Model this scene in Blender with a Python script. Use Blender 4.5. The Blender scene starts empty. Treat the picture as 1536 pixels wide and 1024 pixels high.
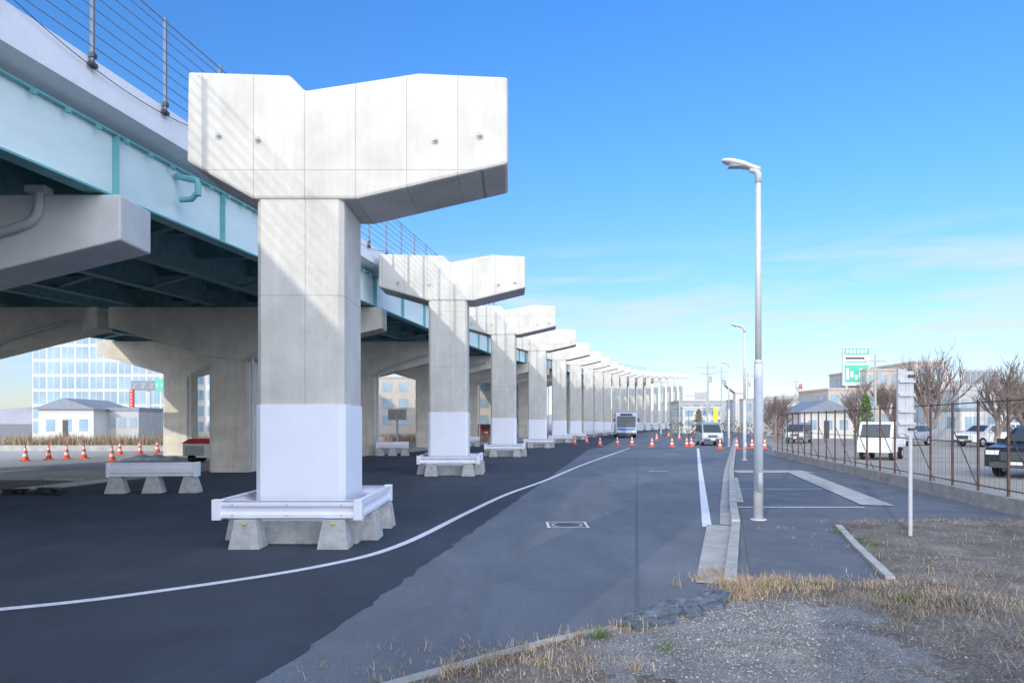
import bpy, math, random
from mathutils import Vector, Matrix, noise
random.seed(7)
R=random.random
def U(a,b): return a+(b-a)*random.random()
sc=bpy.context.scene
# ------------------------------------------------------------------ materials
def nt(m): return m.node_tree.nodes, m.node_tree.links
def mat(name,col,rough=.8,var=.12,scale=6.,bump=0.,metal=0.,fine=0.,finescale=120.,col2=None,spec=.3,stretch=None):
    m=bpy.data.materials.new(name); m.use_nodes=True
    N,L=nt(m); b=N['Principled BSDF']
    b.inputs['Roughness'].default_value=rough; b.inputs['Metallic'].default_value=metal
    b.inputs['Specular IOR Level'].default_value=spec
    tc=N.new('ShaderNodeTexCoord'); mp=N.new('ShaderNodeMapping'); L.new(tc.outputs['Object'],mp.inputs[0])
    if stretch: mp.inputs['Scale'].default_value=stretch
    n=N.new('ShaderNodeTexNoise'); n.inputs['Scale'].default_value=scale; n.inputs['Detail'].default_value=6; n.inputs['Roughness'].default_value=.6
    L.new(mp.outputs[0],n.inputs['Vector'])
    r=N.new('ShaderNodeValToRGB'); r.color_ramp.elements[0].position=.3; r.color_ramp.elements[1].position=.7
    c=Vector(col)
    a=c*(1-var); d=Vector(col2) if col2 else c*(1+var)
    r.color_ramp.elements[0].color=(*a,1); r.color_ramp.elements[1].color=(*d,1)
    L.new(n.outputs['Fac'],r.inputs[0]); out=r.outputs[0]
    if fine>0:
        f=N.new('ShaderNodeTexNoise'); f.inputs['Scale'].default_value=finescale; f.inputs['Detail'].default_value=3
        L.new(tc.outputs['Object'],f.inputs['Vector'])
        mr=N.new('ShaderNodeMapRange'); mr.inputs[1].default_value=.3; mr.inputs[2].default_value=.7
        mr.inputs[3].default_value=1-fine; mr.inputs[4].default_value=1+fine
        L.new(f.outputs['Fac'],mr.inputs[0])
        mx=N.new('ShaderNodeVectorMath'); mx.operation='SCALE'; L.new(out,mx.inputs[0]); L.new(mr.outputs[0],mx.inputs['Scale']); out=mx.outputs[0]
        if bump>0:
            bp=N.new('ShaderNodeBump'); bp.inputs['Strength'].default_value=bump; bp.inputs['Distance'].default_value=.01
            L.new(f.outputs['Fac'],bp.inputs['Height']); L.new(bp.outputs[0],b.inputs['Normal'])
    elif bump>0:
        bp=N.new('ShaderNodeBump'); bp.inputs['Strength'].default_value=bump; bp.inputs['Distance'].default_value=.02
        L.new(n.outputs['Fac'],bp.inputs['Height']); L.new(bp.outputs[0],b.inputs['Normal'])
    L.new(out,b.inputs['Base Color'])
    return m
def add_stains(m,scale,lo,hi,stretch=(1,1,1),amt=.18):
    """second layer of broad blotches / wheel tracks multiplied into the base colour"""
    N,L=nt(m); b=N['Principled BSDF']; src=b.inputs['Base Color'].links[0].from_socket
    tc=[n for n in N if n.type=='TEX_COORD'][0]; mp=N.new('ShaderNodeMapping'); mp.inputs['Scale'].default_value=stretch; mp.inputs['Rotation'].default_value=(0,0,.17)
    L.new(tc.outputs['Object'],mp.inputs[0])
    n=N.new('ShaderNodeTexNoise'); n.inputs['Scale'].default_value=scale; n.inputs['Detail'].default_value=8; n.inputs['Roughness'].default_value=.7; n.inputs['Distortion'].default_value=.6; L.new(mp.outputs[0],n.inputs['Vector'])
    r=N.new('ShaderNodeMapRange'); r.inputs[1].default_value=lo; r.inputs[2].default_value=hi; r.inputs[3].default_value=1-amt; r.inputs[4].default_value=1+amt; L.new(n.outputs['Fac'],r.inputs[0])
    s=N.new('ShaderNodeVectorMath'); s.operation='SCALE'; L.new(src,s.inputs[0]); L.new(r.outputs[0],s.inputs['Scale']); L.new(s.outputs[0],b.inputs['Base Color'])
    return m
def concrete_formed(name,col,px,ox,pz,oz,dark=.62,stain=.16):
    """board-formed concrete: panel joints + stains + pinholes"""
    m=mat(name,col,.85,stain,1.3,0,fine=.05,finescale=45)
    N,L=nt(m); b=N['Principled BSDF']
    src=b.inputs['Base Color'].links[0].from_socket
    tc=[n for n in N if n.type=='TEX_COORD'][0]
    sx=N.new('ShaderNodeSeparateXYZ'); L.new(tc.outputs['Object'],sx.inputs[0])
    def M(op,a,b_=None,c=None):
        n=N.new('ShaderNodeMath'); n.operation=op
        for i,v in enumerate((a,b_,c)):
            if v is None: continue
            if isinstance(v,(int,float)): n.inputs[i].default_value=v
            else: L.new(v,n.inputs[i])
        return n.outputs[0]
    def line(sock,p,o,w):
        q=M('FRACT',M('DIVIDE',M('SUBTRACT',sock,o-p*50),p))
        dd=M('ABSOLUTE',M('SUBTRACT',q,.5))
        return M('GREATER_THAN',dd,.5-w/p)
    l=M('MAXIMUM',line(sx.outputs['X'],px,ox,.005),line(sx.outputs['Z'],pz,oz,.005))
    fx=M('FLOOR',M('DIVIDE',M('SUBTRACT',sx.outputs['X'],ox-px*50),px)); fz=M('FLOOR',M('DIVIDE',M('SUBTRACT',sx.outputs['Z'],oz-pz*50),pz))
    cb=N.new('ShaderNodeCombineXYZ'); L.new(fx,cb.inputs[0]); L.new(fz,cb.inputs[1])
    wn=N.new('ShaderNodeTexWhiteNoise'); L.new(cb.outputs[0],wn.inputs['Vector'])
    tint=M('ADD',M('MULTIPLY',wn.outputs['Value'],.07),.96)
    mp=N.new('ShaderNodeMapping'); mp.inputs['Scale'].default_value=(7,7,.5); L.new(tc.outputs['Object'],mp.inputs[0])
    sn=N.new('ShaderNodeTexNoise'); sn.inputs['Scale'].default_value=1.5; sn.inputs['Detail'].default_value=5; L.new(mp.outputs[0],sn.inputs['Vector'])
    streak=M('ADD',M('MULTIPLY',sn.outputs['Fac'],.22),.89)
    vo=N.new('ShaderNodeTexVoronoi'); vo.inputs['Scale'].default_value=5.5; L.new(tc.outputs['Object'],vo.inputs['Vector'])
    pin=M('LESS_THAN',vo.outputs['Distance'],.05)
    f=M('MULTIPLY',M('MULTIPLY',tint,streak),M('SUBTRACT',1,M('MULTIPLY',l,1-dark)))
    f=M('MULTIPLY',f,M('SUBTRACT',1,M('MULTIPLY',pin,.22)))
    sc_=N.new('ShaderNodeVectorMath'); sc_.operation='SCALE'; L.new(src,sc_.inputs[0]); L.new(f,sc_.inputs['Scale'])
    L.new(sc_.outputs[0],b.inputs['Base Color'])
    bp=N.new('ShaderNodeBump'); bp.inputs['Strength'].default_value=.25; bp.inputs['Distance'].default_value=.01
    L.new(M('SUBTRACT',sn.outputs['Fac'],l),bp.inputs['Height']); L.new(bp.outputs[0],b.inputs['Normal'])
    return m
M_pier=concrete_formed('pier_concrete',(.60,.588,.552),.756,.08,1.85,1.75,.60,.12)
M_old=concrete_formed('aged_concrete',(.70,.655,.57),1.8,.3,.45,.2,.88,.14)
M_oldp=mat('viaduct_cap_concrete',(.76,.75,.74),.85,.10,1.2,.1,fine=.05,finescale=40)
M_wrap=mat('white_protective_sheet',(.84,.86,.95),.45,.03,2.,0)
M_block=mat('precast_block_concrete',(.46,.47,.465),.9,.2,7,.3,fine=.12,finescale=70)
M_rail=mat('white_painted_steel',(.84,.85,.94),.4,.04,5,0)
M_yel=mat('yellow_reflector',(.8,.6,.05),.4,.05)
M_galv=mat('galvanised_steel',(.45,.48,.52),.45,.08,9,0)
M_pole=mat('lamp_pole_grey',(.54,.57,.61),.45,.07,5,0)
M_dark=mat('dark_steel',(.07,.08,.09),.6,.2,8)
M_railg=mat('grey_railing_steel',(.16,.20,.26),.6,.1,8)
M_asN=add_stains(mat('asphalt_new',(.050,.062,.084),.85,.16,.7,.35,fine=.34,finescale=110),.9,.35,.65,(1,.35,1),.14)
M_asO=add_stains(mat('asphalt_worn',(.148,.168,.200),.9,.10,.55,.35,fine=.28,finescale=110),1.1,.35,.65,(1,.3,1),.13)
M_asS=add_stains(mat('asphalt_sidewalk',(.125,.140,.166),.9,.15,.9,.3,fine=.25,finescale=90),1.6,.35,.65,(1,1,1),.14)
M_seam=mat('asphalt_seam',(.118,.133,.16),.8,.2,3)
M_lid=mat('cast_iron_lid',(.075,.085,.10),.7,.2,9)
M_lite=add_stains(mat('pale_concrete_paving',(.40,.40,.385),.9,.14,2.5,.2,fine=.14,finescale=60),3.,.35,.65,(1,1,1),.14)
M_line=mat('road_paint_white',(.72,.74,.80),.7,.12,11,0,fine=.15,finescale=60)
M_gnd=mat('ground_soil',(.33,.305,.27),.95,.22,.35,.2,fine=.15,finescale=20)
M_dirt=add_stains(mat('dirt_gravelly',(.150,.128,.108),.95,.28,1.7,.9,fine=.42,finescale=42,col2=(.225,.205,.185)),.8,.35,.65,(1,1,1),.22)
M_grav=add_stains(mat('gravel_fines',(.215,.212,.21),.95,.20,3.,.9,fine=.45,finescale=60),2.,.35,.65,(1,1,1),.2)
M_stone=mat('gravel_stone',(.27,.265,.26),.9,.5,30)
M_rock=mat('slate_rock',(.10,.125,.165),.8,.45,9,.4)
M_str=[mat('straw_a',(.43,.32,.21),.8,.2,3),mat('straw_b',(.33,.25,.16),.8,.2,3),mat('straw_c',(.55,.45,.33),.8,.2,3)]
M_grn=mat('green_weed',(.10,.18,.05),.7,.3,20)
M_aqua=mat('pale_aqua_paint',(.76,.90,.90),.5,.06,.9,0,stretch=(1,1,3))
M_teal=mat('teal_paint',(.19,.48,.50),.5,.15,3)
M_under=mat('dark_teal_paint',(.15,.29,.31),.6,.2,3)  # darker teal for inner girders and cross bracing
M_para=mat('parapet_concrete',(.80,.81,.86),.8,.06,1,0,fine=.03,finescale=20)
M_orange=mat('cone_orange',(.85,.13,.05),.5,.05)
M_white=mat('white_paint',(.76,.76,.76),.5,.04)
M_glass=mat('dark_glass',(.05,.065,.08),.08,.1,spec=.6)
M_glassb=mat('window_glass_blue',(.25,.37,.46),.12,.25,.3,spec=.6)
M_tyre=mat('tyre_rubber',(.02,.02,.02),.9,.1)
M_lamp=mat('headlamp_lens',(.7,.72,.75),.15,.05)
M_fence=mat('brown_fence_steel',(.10,.068,.065),.7,.3,12)
M_fbase=add_stains(mat('fence_base_concrete',(.31,.30,.295),.9,.2,2.5,.2,fine=.1,finescale=40),3.,.35,.65,(1,1,1),.15)
M_bark=mat('bare_bark',(.25,.20,.18),.9,.2,6)
M_silver=mat('silver_paint',(.42,.46,.52),.3,.05,metal=.4)
M_black=mat('black_car_paint',(.02,.023,.028),.2,.1,spec=.6)
M_bw=mat('building_white',(.60,.60,.59),.8,.05,1)
M_bb=mat('building_beige',(.48,.43,.38),.85,.07,1)
M_bg=mat('building_grey',(.42,.43,.44),.85,.08,1)
M_roof=mat('roof_grey_blue',(.22,.25,.30),.6,.1,2)
M_sgreen=mat('sign_green',(.10,.48,.36),.5,.05)
M_sblue=mat('sign_blue',(.03,.2,.70),.5,.05)
M_sred=mat('sign_red',(.6,.05,.05),.5,.05)
M_hill=mat('hill_haze',(.36,.36,.40),1,.12,.01)
M_hedge=mat('leafage_olive',(.17,.16,.10),.9,.4,2)
M_tarp=mat('grey_tarpaulin',(.52,.55,.58),.6,.25,3)
# ------------------------------------------------------------------ mesh builder
class MB:
    def __init__(s): s.v=[];s.f=[];s.m=[];s.mats=[]
    def mi(s,m):
        if m not in s.mats: s.mats.append(m)
        return s.mats.index(m)
    def add(s,vs,fs,m,X=None):
        o=len(s.v); k=s.mi(m)
        for p in vs:
            p=Vector(p); s.v.append(X@p if X else p)
        for f in fs: s.f.append([o+i for i in f]); s.m.append(k)
    def box(s,a,b,m,X=None):
        x0,y0,z0=a;x1,y1,z1=b
        s.add([(x0,y0,z0),(x1,y0,z0),(x1,y1,z0),(x0,y1,z0),(x0,y0,z1),(x1,y0,z1),(x1,y1,z1),(x0,y1,z1)],
              [(0,3,2,1),(4,5,6,7),(0,1,5,4),(1,2,6,5),(2,3,7,6),(3,0,4,7)],m,X)
    def prismY(s,prof,y0,y1,m,X=None):
        n=len(prof)
        s.add([(x,y0,z) for x,z in prof]+[(x,y1,z) for x,z in prof],
              [list(range(n)),list(range(2*n-1,n-1,-1))]+[((i+1)%n,i,n+i,n+(i+1)%n) for i in range(n)],m,X)
    def prismZ(s,poly,z0,z1,m,X=None):
        n=len(poly)
        s.add([(x,y,z0) for x,y in poly]+[(x,y,z1) for x,y in poly],
              [list(range(n-1,-1,-1)),list(range(n,2*n))]+[(i,(i+1)%n,n+(i+1)%n,n+i) for i in range(n)],m,X)
    def taper(s,cx,cy,z0,z1,ax,ay,bx,by,m,X=None):
        s.add([(cx-ax,cy-ay,z0),(cx+ax,cy-ay,z0),(cx+ax,cy+ay,z0),(cx-ax,cy+ay,z0),(cx-bx,cy-by,z1),(cx+bx,cy-by,z1),(cx+bx,cy+by,z1),(cx-bx,cy+by,z1)],
              [(0,3,2,1),(4,5,6,7),(0,1,5,4),(1,2,6,5),(2,3,7,6),(3,0,4,7)],m,X)
    def tube(s,pts,rad,m,n=8,X=None,cap=True):
        pts=[Vector(p) for p in pts]
        if not isinstance(rad,(list,tuple)): rad=[rad]*len(pts)
        vs=[];fs=[];ref=None
        for i,p in enumerate(pts):
            d=(pts[min(i+1,len(pts)-1)]-pts[max(i-1,0)]).normalized()
            if ref is None:
                ref=Vector((1,0,0)) if abs(d.x)<.8 else Vector((0,1,0))
            u=(ref-d*ref.dot(d)).normalized(); ref=u; w=d.cross(u)
            for k in range(n):
                a=2*math.pi*k/n; vs.append(p+(u*math.cos(a)+w*math.sin(a))*rad[i])
        for i in range(len(pts)-1):
            for k in range(n):
                fs.append((i*n+k,i*n+(k+1)%n,(i+1)*n+(k+1)%n,(i+1)*n+k))
        if cap: fs+= [list(range(n-1,-1,-1)),list(range((len(pts)-1)*n,len(pts)*n))]
        s.add(vs,fs,m,X)
    def sweep(s,prof,stations,m,closed=True):
        n=len(prof);vs=[];fs=[]
        for (x,y,z) in stations:
            for t,h in prof: vs.append((x+t,y,z+h))
        rng=n if closed else n-1
        for i in range(len(stations)-1):
            for k in range(rng):
                fs.append((i*n+k,(i+1)*n+k,(i+1)*n+(k+1)%n,i*n+(k+1)%n))
        if closed: fs+=[list(range(n)),list(range(len(stations)*n-1,(len(stations)-1)*n-1,-1))]
        s.add(vs,fs,m)
    def obj(s,name,parent=None,loc=(0,0,0),rot=0,bevel=0,smooth=False,data=None):
        if data is None:
            me=bpy.data.meshes.new(name); me.from_pydata([tuple(v) for v in s.v],[],s.f)
            for m in s.mats: me.materials.append(m)
            me.polygons.foreach_set('material_index',s.m)
            if smooth: me.polygons.foreach_set('use_smooth',[True]*len(s.f))
            me.update()
            import bmesh
            bm=bmesh.new(); bm.from_mesh(me); bmesh.ops.recalc_face_normals(bm,faces=bm.faces); bm.to_mesh(me); bm.free()
        else: me=data
        o=bpy.data.objects.new(name,me); sc.collection.objects.link(o)
        o.location=loc; o.rotation_euler=(0,0,rot)
        if parent: o.parent=parent
        if bevel>0:
            b=o.modifiers.new('bevel','BEVEL'); b.width=bevel; b.segments=2; b.limit_method='ANGLE'; b.angle_limit=.5
        return o
def empty(name,loc=(0,0,0),rot=0):
    e=bpy.data.objects.new(name,None); sc.collection.objects.link(e); e.location=loc; e.rotation_euler=(0,0,rot); e.empty_display_size=.3; return e
def interp(t,xs,ys):
    if t<=xs[0]: return ys[0]+(ys[1]-ys[0])*(t-xs[0])/(xs[1]-xs[0])
    for i in range(len(xs)-1):
        if t<=xs[i+1]: return ys[i]+(ys[i+1]-ys[i])*(t-xs[i])/(xs[i+1]-xs[i])
    return ys[-1]+(ys[-1]-ys[-2])*(t-xs[-1])/(xs[-1]-xs[-2])
def sheet(name,poly,z,m):
    b=MB(); b.add([(x,y,z) for x,y in poly],[list(range(len(poly)))],m); return b.obj(name)
def smooth_pts(pts,n=8):
    out=[]
    P=[Vector(p) for p in pts]
    for i in range(len(P)-1):
        a=P[max(i-1,0)];b=P[i];c=P[i+1];d=P[min(i+2,len(P)-1)]
        for k in range(n):
            t=k/n
            out.append(.5*((2*b)+(c-a)*t+(2*a-5*b+4*c-d)*t*t+(3*b-a-3*c+d)*t**3))
    out.append(P[-1]); return out
def strip(mb,pts,w,z,m,h=0):
    P=[Vector((p[0],p[1])) for p in pts]; L=[];Rr=[]
    for i,p in enumerate(P):
        d=(P[min(i+1,len(P)-1)]-P[max(i-1,0)]).normalized(); nn=Vector((-d.y,d.x))*w/2
        L.append(p+nn);Rr.append(p-nn)
    n=len(P)
    if h==0:
        mb.add([(q.x,q.y,z) for q in L]+[(q.x,q.y,z) for q in Rr],[(i,n+i,n+i+1,i+1) for i in range(n-1)],m)
    else:
        vs=[(q.x,q.y,z) for q in L]+[(q.x,q.y,z) for q in Rr]+[(q.x,q.y,z+h) for q in L]+[(q.x,q.y,z+h) for q in Rr]
        fs=[]
        for i in range(n-1):
            fs+=[(2*n+i,3*n+i,3*n+i+1,2*n+i+1),(i,i+1,2*n+i+1,2*n+i),(n+i+1,n+i,3*n+i,3*n+i+1)]
        fs+=[(0,2*n,3*n,n),(n-1,2*n-1,4*n-1,3*n-1)]
        mb.add(vs,fs,m)
EYE=1.7
# ------------------------------------------------------------------ ground, road
sheet('ground',[(-4000,-600),(4000,-600),(4000,6000),(-4000,6000)],0,M_gnd)
def bound(y): return -2.4+.166*y
fence=lambda y: 6.9+.192*y
RY=[50,75,110,160,230,320]; RX=[19.0,27.0,38,56,84,122]
right=[(fence(y),y) for y in (-6,0,10,20,30,36)]+list(zip(RX,RY))
LX=[6.5,11.5,19.5,33.5,57.5,92]
left=[(bound(y)-.3,y) for y in (-6,0,10,20,31,40)]+list(zip(LX,RY))
sheet('road_worn_asphalt',right+left[::-1],.004,M_asO)
dk=[]
for i in range(0,300):
    y=-6+i*(37.5/300); dk.append((bound(y)+noise.noise(Vector((y*2.3,0,0)))*.06+noise.noise(Vector((y*9,3,0)))*.04+noise.noise(Vector((y*31,5,0)))*.03,y))
dk+=[(4.9,44),(6.7,50),(11.7,75),(19.7,110),(33.7,160),(57.7,230),(52,230),(29,160),(16,110),(5.5,75),(-1.5,58),(-6,40),(-10.3,27),(-12.2,15.8),(-40,15.4),(-40,-6)]
sheet('road_new_asphalt',dk,.008,M_asN)
b=MB()
wl=smooth_pts([(-9,5.0),(-6.6,5.6),(-4.66,6.22),(-3.51,6.94),(-2.28,8.1),(-1.56,9.51),(-.86,12.9),(-.13,16.3),(1.04,20.5),(3.17,29),(8.1,47)],10)
strip(b,wl,.12,.012,M_line)
strip(b,[(3.2,11.2),(7.0,25.4),(12.8,47)],.15,.012,M_line)
strip(b,[(13.2,50),(16,60)],.14,.012,M_line); strip(b,[(19,71),(23,84)],.14,.012,M_line)
for (x,y) in ((5.2,24.2),(9,38),(13,55),(18,73)): strip(b,[(x-.35,y),(x+.35,y)],.12,.012,M_line)
strip(b,[(4.55,13.75),(7.1,13.75)],.09,.02,M_line); strip(b,[(5.9,17.6),(8.0,17.6)],.06,.02,M_line)
for q in ([(.57,11.1),(1.27,11.1)],[(.57,11.72),(1.27,11.72)],[(.6,11.1),(.6,11.72)],[(1.24,11.1),(1.24,11.72)]): strip(b,q,.04,.0125 if q[0][0]==q[1][0] else .012,M_line)
b.obj('road_markings')
b=MB(); strip(b,[(1.1,6.0),(3.2,17.5),(7.07,38.7)],.03,.0085,M_seam); b.obj('asphalt_joint')
b=MB()
ring=[(.92+.26*math.cos(a*math.pi/16),11.41+.26*math.sin(a*math.pi/16)) for a in range(32)]
b.add([(x,y,.010) for x,y in ring],[list(range(32))],M_block)
ring2=[(.92+.22*math.cos(a*math.pi/16),11.41+.22*math.sin(a*math.pi/16)) for a in range(32)]
b.add([(x,y,.014) for x,y in ring2],[list(range(32))],M_lid); b.obj('manhole_cover')
K=[(2.36,7.6),(3.74,11.4),(4.5,13.9),(7.65,23.8),(12.6,38.7),(20,61),(27,82)]
sheet('sidewalk',[(2.5,7.1),(3.85,11.4),(4.6,13.9),(7.75,23.8),(12.7,38.7),(17.2,52),(18.2,52),(fence(36)-.1,36),(fence(11.5)-.1,11.5),(5.4,11.5),(4.0,7.1)],.012,M_asS)
b=MB()
strip(b,[(2.15,7.2),(3.35,11.0),(3.45,11.35)],.42,.014,M_lite)
strip(b,[(p[0]-.16,p[1]) for p in K[1:]],.2,.016,M_lite)
strip(b,K[1:],.14,.0,M_lite,.10); strip(b,[(2.3,7.2),(3.74,11.4)],.13,0,M_lite,.07)
b.obj('kerb')
b=MB(); strip(b,[(7.75,23.9),(10.35,23.9)],1.3,.024,M_lite); strip(b,[(9.75,23.25),(7.5,14.0)],.62,.028,M_lite); strip(b,[(4.85,14.6),(6.9,21.2)],.20,.024,M_lite); b.obj('parking_bay_edging')
b=MB(); strip(b,[(5.35,11.2),(4.7,9.3),(4.1,7.4)],.10,0,M_lite,.05); b.obj('path_kerb')
b=MB(); strip(b,smooth_pts([(-1.7,3.6),(-.74,4.42),(.32,5.28),(.85,5.6)],5),.09,0,M_lite,.035); b.obj('verge_kerb')
sheet('left_concrete_apron',[(-60,17),(-12.3,17),(-10.5,27),(-6.4,40),(-1.8,58),(5,75),(0,90),(-90,60),(-90,17)],.006,mat('apron_concrete',(.52,.485,.44),.9,.15,.4,.1,fine=.08,finescale=20))
b=MB(); strip(b,[(-30,15.6),(-12.4,15.7)],.15,0,M_lite,.12); strip(b,[(-12.4,15.7),(-11.9,20),(-14,20.5)],.15,0,M_lite,.1); b.obj('left_kerb')
sheet('left_dirt_patch',[(-30,15.8),(-12.6,15.8),(-12.1,19.9),(-14,20.4),(-30,21)],.012,M_dirt)
def inside(p,poly):
    x,y=p;c=False;j=len(poly)-1
    for i in range(len(poly)):
        xi,yi=poly[i];xj,yj=poly[j]
        if (yi>y)!=(yj>y) and x<(xj-xi)*(y-yi)/(yj-yi)+xi: c=not c
        j=i
    return c
def edist(p,poly):
    P=Vector(p);best=9
    for i in range(len(poly)):
        a=Vector(poly[i]);c=Vector(poly[(i+1)%len(poly)]);ab=c-a
        t=max(0,min(1,(P-a).dot(ab)/ab.length_squared)); best=min(best,(P-(a+ab*t)).length)
    return best
DP=[(-4,-2),(-1.6,3.75),(-.70,4.50),(.34,5.34),(1.0,5.8),(1.9,6.35),(2.1,6.9),(2.7,7.35),(4.05,7.25),(4.75,9.2),(5.45,11.2),(5.6,11.8),(fence(12)-.1,12.0),(fence(8)-.1,8),(fence(0),0),(fence(-2),-2)]
def dz(x,y):
    d=edist((x,y),DP); t=min(1,d/.35)
    return .016+t*(.035+.035*noise.noise(Vector((x*1.3,y*1.3,1)))+.022*noise.noise(Vector((x*5,y*5,2)))+.008*noise.noise(Vector((x*14,y*14,2))))
def ingrav(x,y):   # compacted gravel tongue beside the kerb
    u=(x-1.75)/1.35; v=(y-5.25-.15*(x-1.7))/1.25
    return u*u+v*v+.55*noise.noise(Vector((x*1.6,y*1.6,7)))+.35*noise.noise(Vector((x*5,y*5,3)))<1
b=MB(); g=.06; nx=int(16/g); idx={}; vs=[];fs=[];mk=[]
for j in range(int(9.2/g)):
    for i in range(nx):
        x=-4+i*g; y=3.0+j*g
        if inside((x+g/2+.10*noise.noise(Vector((x*3,y*3,5))),y+g/2+.08*noise.noise(Vector((x*4,y*4,9)))),DP):
            q=[]
            for (a,c) in ((i,j),(i+1,j),(i+1,j+1),(i,j+1)):
                if (a,c) not in idx:
                    X=-4+a*g;Y=3.0+c*g; idx[(a,c)]=len(vs); vs.append((X,Y,dz(X,Y)))
                q.append(idx[(a,c)])
            fs.append(q); mk.append(1 if ingrav(x+g*R(),y+g*R()) else 0)
b.add(vs,fs,M_dirt); b.mi(M_grav); b.m=mk; b.obj('dirt_verge',smooth=True)
b=MB()
def stone(x,y,z,r,m):
    vs=[];s=random.random()*6
    for (a,c,d) in ((1,0,0),(-1,0,0),(0,1,0),(0,-1,0),(0,0,.7),(0,0,-.5)):
        k=U(.6,1.2); ca,sa=math.cos(s),math.sin(s)
        vs.append((x+r*k*(a*ca-c*sa),y+r*k*(a*sa+c*ca),z+r*k*d))
    b.add(vs,[(0,2,4),(2,1,4),(1,3,4),(3,0,4),(2,0,5),(1,2,5),(3,1,5),(0,3,5)],m)
for _ in range(13000):
    if R()<.75: x=random.gauss(1.9,.8);y=random.gauss(5.4,.8)
    else: x=U(-1,8.5);y=U(4,11.5)
    if not inside((x,y),DP) or y<3.5: continue
    stone(x,y,dz(x,y),U(.003,.010)*(1.9 if R()<.06 else 1),M_stone if R()<.65 else M_lite)
b.obj('gravel')
b=MB()
for (x,y,l,w,h,r) in ((1.12,5.82,.21,.1,.085,.3),(1.33,5.93,.18,.12,.10,.1),(1.45,6.12,.2,.1,.10,.5),(1.58,5.98,.13,.1,.07,.9),(1.70,6.28,.21,.11,.09,.2),(1.90,6.42,.18,.12,.11,.6),(1.22,5.70,.15,.08,.06,0),(2.0,6.58,.13,.09,.07,.2),(.95,5.70,.12,.08,.06,.4),(1.80,6.14,.14,.08,.07,.4),(1.05,5.62,.1,.07,.05,.7)):
    n=16;vs=[];fs=[];X=Matrix.Translation((x,y,.02))@Matrix.Rotation(r,4,'Z')@Matrix.Rotation(U(-.2,.2),4,'X')
    for j in range(7):
        ph=math.pi*j/12
        for k in range(n):
            a=2*math.pi*k/n; q=1+.34*noise.noise(Vector((math.cos(a)*1.9+x*9,math.sin(a)*1.9,j*.45)))
            rr=max(.02,math.cos(ph)**.45)*q
            vs.append((l*rr*math.cos(a),w*rr*math.sin(a),h*math.sin(ph)*q))
    for j in range(6):
        for k in range(n): fs.append((j*n+k,j*n+(k+1)%n,(j+1)*n+(k+1)%n,(j+1)*n+k))
    fs.append(list(range(6*n,7*n))); b.add(vs,fs,M_rock,X)
b.obj('slate_rocks')
def blade(mb,x,y,z,h,lean,az,w,m):
    dx,dy=math.cos(az),math.sin(az); px,py=-dy*w,dx*w
    p1=(x+dx*lean*.35*h,y+dy*lean*.35*h,z+h*.6*(1-.3*lean)); p2=(x+dx*lean*h,y+dy*lean*h,z+h*max(.05,1-.75*lean))
    mb.add([(x-px,y-py,z),(x+px,y+py,z),(p1[0]+px*.7,p1[1]+py*.7,p1[2]),(p1[0]-px*.7,p1[1]-py*.7,p1[2]),p2],[(0,1,2,3),(3,2,4)],m)
gr=MB()
def tuft(x,y,n,h,sp,mats=M_str,mb=None):
    mb=mb or gr
    for _ in range(int(n)):
        a=U(0,6.283);r=abs(random.gauss(0,sp)); X=x+r*math.cos(a);Y=y+r*math.sin(a)
        z=dz(X,Y)-.01 if (inside((X,Y),DP)) else .01
        blade(mb,X,Y,z,h*U(.4,1.15),min(1.25,abs(random.gauss(.8,.42))),U(0,6.283),U(.0014,.0034),random.choice(mats))
for _ in range(170):
    t=R(); i=random.randrange(2,7); a=DP[i];c=DP[i+1]; x=a[0]+(c[0]-a[0])*t;y=a[1]+(c[1]-a[1])*t
    if 1.0<x<1.95 and R()<.8: continue
    tuft(x+U(-.05,.2),y+U(-.22,.02),U(6,26),U(.05,.14),.07)
for _ in range(60): tuft(random.gauss(2.3,.2),random.gauss(7.1,.3),26,U(.08,.2),.10)
for _ in range(45): tuft(random.gauss(2.9,.3),random.gauss(7.0,.25),22,U(.06,.15),.12)
for _ in range(16): tuft(U(3.2,4.3),random.gauss(7.1,.25),16,U(.05,.13),.10)
for _ in range(80): tuft(random.gauss(3.75,.42),random.gauss(6.35,.38),18,U(.04,.13),.12)
for _ in range(30): tuft(U(3.9,5.2),U(7.2,11.2),8,U(.04,.10),.08)
for _ in range(45): tuft(random.gauss(4.4,.5),random.gauss(5.0,.3),15,U(.04,.12),.14)
for _ in range(80): tuft(random.gauss(.1,.5),random.gauss(4.75,.18),14,U(.04,.14),.10)
for _ in range(22): tuft(random.gauss(1.2,.5),random.gauss(5.1,.3),8,U(.03,.10),.10)
for _ in range(90): tuft(U(4.3,8.5),U(5,11.8),7,U(.03,.09),.14)
for _ in range(45): tuft(U(5.2,8.8),U(11.2,11.9),14,U(.05,.12),.14)
for _ in range(4200):
    x=random.choice((U(-.5,8),random.gauss(3.9,.9)));y=random.choice((U(4.2,11),random.gauss(6.0,.7)))
    if not inside((x,y),DP) or (ingrav(x,y) and R()<.75): continue
    blade(gr,x,y,dz(x,y)+.004,U(.06,.24),1.25,U(0,6.28),.0018,random.choice(M_str))
gr.obj('dry_grass')
gw=MB()
for (x,y,n,h,sp) in ((.68,5.25,80,.18,.05),(1.12,4.95,30,.16,.03),(3.75,6.45,380,.08,.22),(4.75,5.95,420,.08,.2),(5.05,10.6,160,.09,.1),(5.1,9.9,140,.09,.1),(5.0,9.4,100,.09,.08),(5.0,4.9,100,.06,.2),(3.1,7.0,80,.06,.15),(3.3,5.9,80,.05,.2)):
    tuft(x,y,n,h,sp,[M_grn],gw)
gw.obj('green_weeds')
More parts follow.
